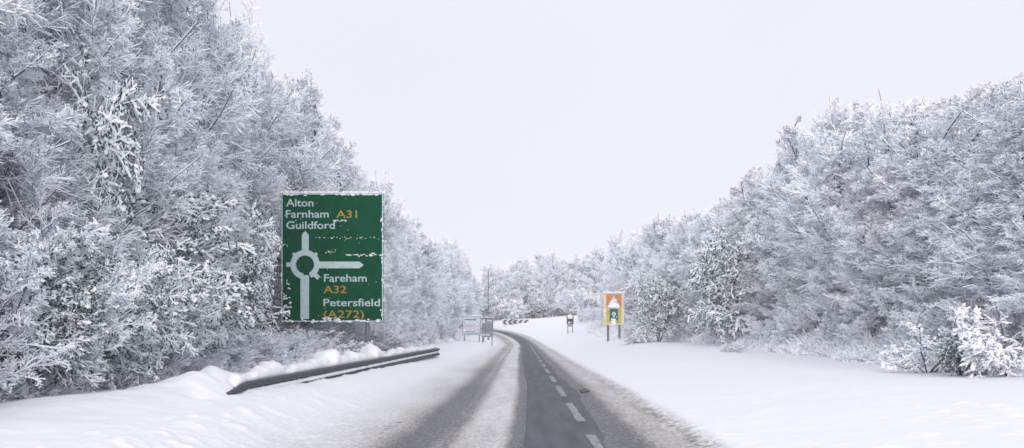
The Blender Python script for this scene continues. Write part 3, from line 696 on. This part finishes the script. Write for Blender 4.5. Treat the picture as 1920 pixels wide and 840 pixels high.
p = MB(); rng = np.random.default_rng(9)
Y = 14.6
while Y < 41.8:     # snow lying in the fold of the beam
    x = rail_x(Y)-org[0]
    if rng.uniform() < .93: p.blob((x+.008, Y-org[1], rail_top(Y)-.152-org[2]), (.036, .16, .030+.012*rng.uniform()), rng, amp=.15)
    Y += .12
p.build('snow_strip', M['snow'], rb, True)
Yr = np.arange(14.7, 42.25, .055); th = np.linspace(0, 2*math.pi, 14, endpoint=False)
YG, TG = np.meshgrid(Yr, th, indexing='ij')
rad = .045+.17*np.clip(fbm(YG*1.3, YG*0+2, 7, 3)-.25, 0, 1)
for c_, w_, a_ in ((21.9, .22, .15), (27.3, .28, .15), (24.4, .18, .05), (17.2, .25, .05)): rad = rad + a_*np.exp(-((YG-c_)/w_)**4)
rad = rad*sst(14.7, 15.1, YG)*sst(42.25, 41.8, YG)*(1+.55*(fbm(YG*5, TG*1.6+3, 17, 3)-.5)+.35*(fbm(YG*14, TG*3, 19, 2)-.5)) + .004
cx2 = rail_x(YG)-.10-.95*(rad-.05); cz2 = np.array([rail_top(v) for v in Yr])[:, None] + rad*.55 - .02
V = np.stack([cx2+rad*1.25*np.cos(TG)-org[0], YG-org[1], cz2+rad*np.sin(TG)-org[2]], -1)
kk = (np.arange(len(Yr)-1)[:, None]*14 + np.arange(14)[None]).ravel(); kj = (np.arange(len(Yr)-1)[:, None]*14 + ((np.arange(14)+1) % 14)[None]).ravel()
link('snow_cap', np_mesh('snow_cap', V, np.stack([kk, kj, kj+14, kk+14], 1), [M['snow']], smooth=True), rb)


# ------------------------------------------------------------------ small far signs on the left
Y = 95.0; u = Y/FPX
def at_px(a_, b_, Y): return px(a_, b_, Y)
x0, _, zt = px(868, 594, Y); x1 = px(901, 594, Y)[0]; zb = px(868, 629, Y)[2]
s1 = empty('route_sign', (x0, Y, gz(x0, Y))); gz0 = s1.location[2]
tag(s1, 'pale snow-plastered rectangular road sign on two legs at the far left verge', 'road sign')
p = MB(); p.box(0, x1-x0, 0, .04, zb-gz0, zt-gz0); p.build('panel', M['pale'], s1)
p = MB()
for b0, b1, a0, a1 in ((598, 600.5, 871, 893), (611, 612, 874, 888), (621, 622.5, 873, 890)):
    p.box((a0-868)*u, (a1-868)*u, -.012, -.001, px(0, b1, Y)[2]-gz0, px(0, b0, Y)[2]-gz0)
p.build('legend', M['grey'], s1)
p = MB(); p.box(.1, x1-x0-.1, -.011, -.001, px(0, 627.5, Y)[2]-gz0, px(0, 624, Y)[2]-gz0); p.build('lower_strip', M['dull'], s1)
p = MB()
w_ = x1-x0; hh = zt-gz0
p.box(-.05, 0, -.015, .055, zb-gz0, hh+.05); p.box(w_, w_+.05, -.015, .055, zb-gz0, hh+.05); p.box(0, w_, -.015, .055, hh, hh+.05)
p.build('frame', M['post'], s1)
for xx in (.12, w_-.12):
    p = MB(); p.tube((xx, .09, -.4), (xx, .09, hh), .05, .05); p.build('post', M['post'], s1)
p = MB(); rng = np.random.default_rng(3)
for k_ in range(18): p.blob((w_*k_/17, .02, hh+.07), (.06, .06, .05), rng)
for k_ in range(16): p.blob((rng.uniform(.05, w_), -.01, rng.uniform(zb-gz0, hh)), (rng.uniform(.03, .14), .02, rng.uniform(.02, .06)), rng)
p.build('snow_patch', M['snow'], s1, True)
Y2 = 93.0; u2 = Y2/FPX
x0, _, zt = px(903, 596, Y2); x1 = px(925, 596, Y2)[0]; zb = px(903, 632, Y2)[2]
s2 = empty('rear_board', (x0, Y2, gz(x0, Y2))); g2 = s2.location[2]; w_ = x1-x0; hh = zt-g2
tag(s2, 'dark grey square sign board with lattice back beside the pale road sign, left verge', 'road sign')
p = MB(); p.box(0, w_, 0, .03, zb-g2, hh); p.build('panel', M['grey'], s2)
p = MB()
p.box(-.02, w_+.02, -.05, -.001, hh-.07, hh+.02); p.box(0, w_, -.045, -.001, (hh+zb-g2)/2-.15, (hh+zb-g2)/2-.08)
p.box(w_*.3, w_*.3+.06, -.04, -.001, zb-g2, hh-.08); p.build('brace', M['post'], s2)
p = MB()
p.box(.05, w_*.28, -.012, -.001, hh-.5, hh-.15); p.box(w_*.5, w_*.85, -.012, -.001, hh-.32, hh-.2); p.box(.04, w_*.7, -.012, -.001, zb-g2+.12, zb-g2+.26)
p.build('legend', M['pale'], s2)
for xx in (.1, w_-.12):
    p = MB(); p.tube((xx, .08, -.4), (xx, .08, hh-.05), .045, .045); p.build('post', M['post'], s2)
p = MB()
for k_ in range(12): p.blob((w_*k_/11, .0, hh+.04), (.05, .06, .035), rng)
p.build('snow_cap', M['snow'], s2, True)

# lamp column behind them
Y = 112; x, _, zt = px(915.5, 508, Y); g = gz(x, Y)
lc = empty('street_lamp', (x, Y, g)); tag(lc, 'tall thin grey lamp column rising behind the two left verge boards', 'street lamp')
p = MB(); p.tube((0, 0, -.3), (0, 0, 1.4), .10, .10, 12); p.build('base', M['post'], lc)
p = MB(); p.tube((0, 0, 1.4), (0, 0, zt-g), .065, .045, 10); p.build('column', M['post'], lc)
p = MB(); p.tube((0, 0, zt-g-.02), (-.55, 0, zt-g+.10), .03, .03, 8); lant = p.build('arm', M['post'], lc)
p = MB(); p.prism([(-.5, zt-g+.06), (-.95, zt-g+.12), (-.95, zt-g+.19), (-.5, zt-g+.18)], -.12, .12); p.build('lantern', M['pale'], lc)
Y = 100; x, _, zt = px(906.5, 581, Y); g = gz(x, Y)
mp_ = empty('marker_post', (x, Y, g)); tag(mp_, 'short grey post showing above the dark board, left of the lamp column', 'post')
p = MB(); p.tube((0, 0, -.3), (0, 0, zt-g), .07, .06, 8); p.build('shaft', M['post'], mp_)
p = MB(); p.blob((0, 0, zt-g+.03), (.11, .11, .07), rng); p.build('snow_cap', M['snow'], mp_, True)

# ------------------------------------------------------------------ chevron board on the roundabout
Y = 158; u = Y/FPX; x0, _, zt = px(942, 599, Y); zb = px(942, 609, Y)[2]; g = gz(x0+2, Y)
cb = empty('chevron_board', (x0, Y, g)); tag(cb, 'long low black and white chevron board facing traffic on the roundabout', 'road sign')
w_ = 50*u; h_ = zt-zb; b0 = zb-g
p = MB(); p.box(0, w_, 0, .04, b0, b0+h_); p.build('panel', M['pale'], cb)
for k_ in range(5):
    p = MB(); c0 = w_*(k_+.04)/5; cw = w_/5*.46; hd = h_/2-.02
    p.prism([(c0, b0+h_/2), (c0+cw, b0+h_-.03), (c0+cw*1.95, b0+h_-.03), (c0+cw*.95, b0+h_/2), (c0+cw*1.95, b0+.03), (c0+cw, b0+.03)], -.02, -.001)
    p.build('chevron', M['black'], cb)
for xx in (.4, w_-.4):
    p = MB(); p.tube((xx, .08, -.4), (xx, .08, b0+h_), .04, .04, 8); p.build('post', M['post'], cb)
p = MB()
for k_ in range(26): p.blob((w_*k_/25, .02, b0+h_+.03), (.12, .08, .05), rng)
p.build('snow_cap', M['snow'], cb, True)
x, _, z = px(962, 595, Y-1)
rs_ = empty('roundabout_sign', (x, Y-1, gz(x, Y-1))); g = rs_.location[2]
tag(rs_, 'small round dark sign on a pole above the middle of the chevron board', 'road sign')
p = MB(); p.ring(0, z-g, 0.001, .40, -.02, .02, 24); p.build('disc', M['grey'], rs_)
p = MB(); p.ring(0, z-g, .12, .22, -.04, -.022, 20, R(20), R(330)); p.build('arrow_symbol', M['white'], rs_)
p = MB(); p.tube((0, .06, -.3), (0, .06, z-g+.3), .04, .04, 8); p.build('post', M['post'], rs_)

# ------------------------------------------------------------------ right side signs
Y = 118; u = Y/FPX; x, _, z = px(1069, 608, Y); g = gz(x, Y)
a = empty('warning_sign', (x, Y, g)); tag(a, 'small snow-crusted triangular warning sign over a dark plate on two thin posts', 'road sign')
ztri = px(0, 597, Y)[2]-g; ztop = px(0, 583, Y)[2]-g; zpl = px(0, 608, Y)[2]-g
p = MB(); hw = .50; p.prism([(-hw, ztri), (hw, ztri), (0, ztop)], 0, .03); p.build('triangle', M['grey'], a)
p = MB(); p.prism([(-hw*.62, ztri+.10), (hw*.62, ztri+.10), (0, ztop-.22)], -.02, -.001); p.build('triangle_face', M['pale'], a)
p = MB(); p.box(-.40, .40, 0, .03, zpl, ztri-.04); p.build('plate', M['black'], a)
p = MB(); p.box(-.25, .02, -.015, -.001, zpl+.1, zpl+.30); p.build('legend', M['pale'], a)
p = MB(); p.box(.1, .3, -.015, -.001, zpl+.2, zpl+.26); p.build('legend', M['pale'], a)
p = MB(); p.box(-.18, .2, 0, .03, zpl-.28, zpl-.02); p.build('lower_plate', M['grey'], a)
for xx in (-.26, .28):
    p = MB(); p.tube((xx, .07, -.4), (xx, .07, ztri+.2), .045, .045, 8); p.build('post', M['post'], a)
p = MB()
for k_ in range(14): p.blob((rng.uniform(-.3, .3), -.02, ztri+rng.uniform(.02, .35)), (.10, .03, .07), rng)
p.build('snow_patch', M['snow'], a, True)

Y = 74.0; u = Y/FPX; x, _, _ = px(1151, 600, Y); g = gz(x, Y)
y_ = empty('backed_warning_sign', (x, Y, g)); tag(y_, 'yellow and orange backed warning sign with snowy red triangle above dark green plate, right verge', 'road sign')
zt = px(0, 549, Y)[2]-g; zb = px(0, 609, Y)[2]-g; hw = 19.5*u
zm = zb + (zt-zb)*.52
p = MB(); p.box(-hw, hw, 0, .03, zm, zt); p.build('upper_backing', M['peach'], y_)
p = MB(); p.box(-hw, hw, 0, .03, zb, zm-.01); p.build('lower_backing', M['cream'], y_)
p = MB(); p.box(-hw*.72, hw*.72, -.008, -.001, zm+.02, zt-.09); p.build('red_field', M['red'], y_)
p = MB(); t0_, t1_ = zm+.05, zt-.2; p.prism([(-hw*.66, t0_), (hw*.66, t0_), (0, t1_)], -.02, -.009); p.build('triangle', M['peach'], y_)
p = MB(); p.prism([(-hw*.46, t0_+.10), (hw*.46, t0_+.10), (0, t1_-.22)], -.032, -.021); p.build('triangle_face', M['pale'], y_)
p = MB()
for k_ in range(44):
    zz = t0_+abs(rng.normal(0, .2)); wz = hw*.5*max(.1, 1-(zz-t0_)/(t1_-t0_)); p.blob((rng.uniform(-wz, wz), -.03, zz), (.09, .03, .06), rng)
for k_ in range(20): p.blob((-hw+2*hw*k_/19, .01, zt+.03), (.07, .06, .05), rng)
for k_ in range(16): p.blob((rng.uniform(-.15, .12), -.03, zb+rng.uniform(0, .45)), (.08, .03, .07), rng)
tag(p.build('snow_patch', M['snow'], y_, True), kind='stuff')
p = MB(); p.box(-hw*.72, hw*.72, -.009, -.001, zb+.12, zm-.06); p.build('olive_field', M['lime'], y_)
p = MB(); p.box(-hw*.40, hw*.40, -.02, -.010, zb+.30, zm-.04); p.build('green_plate', M['darkgreen'], y_)
p = MB(); p.ring(0, zm-.42, .05, .15, -.03, -.021, 20); p.box(-.04, .04, -.030, -.022, zm-.72, zm-.56); p.box(.15, .24, -.030, -.022, zm-.68, zm-.60)
p.build('symbol', M['border'], y_)
for xx in (-hw*.55, hw*.55):
    p = MB(); p.tube((xx, .10, -.5), (xx, .10, zt-.1), .085, .085, 12); p.build('post', M['post'], y_)

# dark clod of slush on the far lane
p = MB(); x = 1.95; p.blob((0, 0, .03), (.10, .07, .05), rng, amp=.3, seg=10, rings=6); c = p.build('slush_clod', M['clod'], None, True)
X_, Y_, _ = px(1096, 731, 22.5); c.location = (X_, Y_, gz(X_, Y_)); tag(c, 'small dark clod of dirty slush beside the right wheel tracks', 'slush clod')

# ------------------------------------------------------------------ haze
hz = bpy.data.materials.new('haze'); hz.use_nodes = True; n = hz.node_tree; n.nodes.clear()
vo = n.nodes.new('ShaderNodeVolumePrincipled'); vo.inputs['Density'].default_value = .0007
vo.inputs['Color'].default_value = (1, 1, 1, 1)
out = n.nodes.new('ShaderNodeOutputMaterial'); n.links.new(vo.outputs[0], out.inputs['Volume'])
p = MB(); p.box(-720, 720, -70, 1520, -1.2, 34); tag(p.build('haze', hz), kind='stuff')
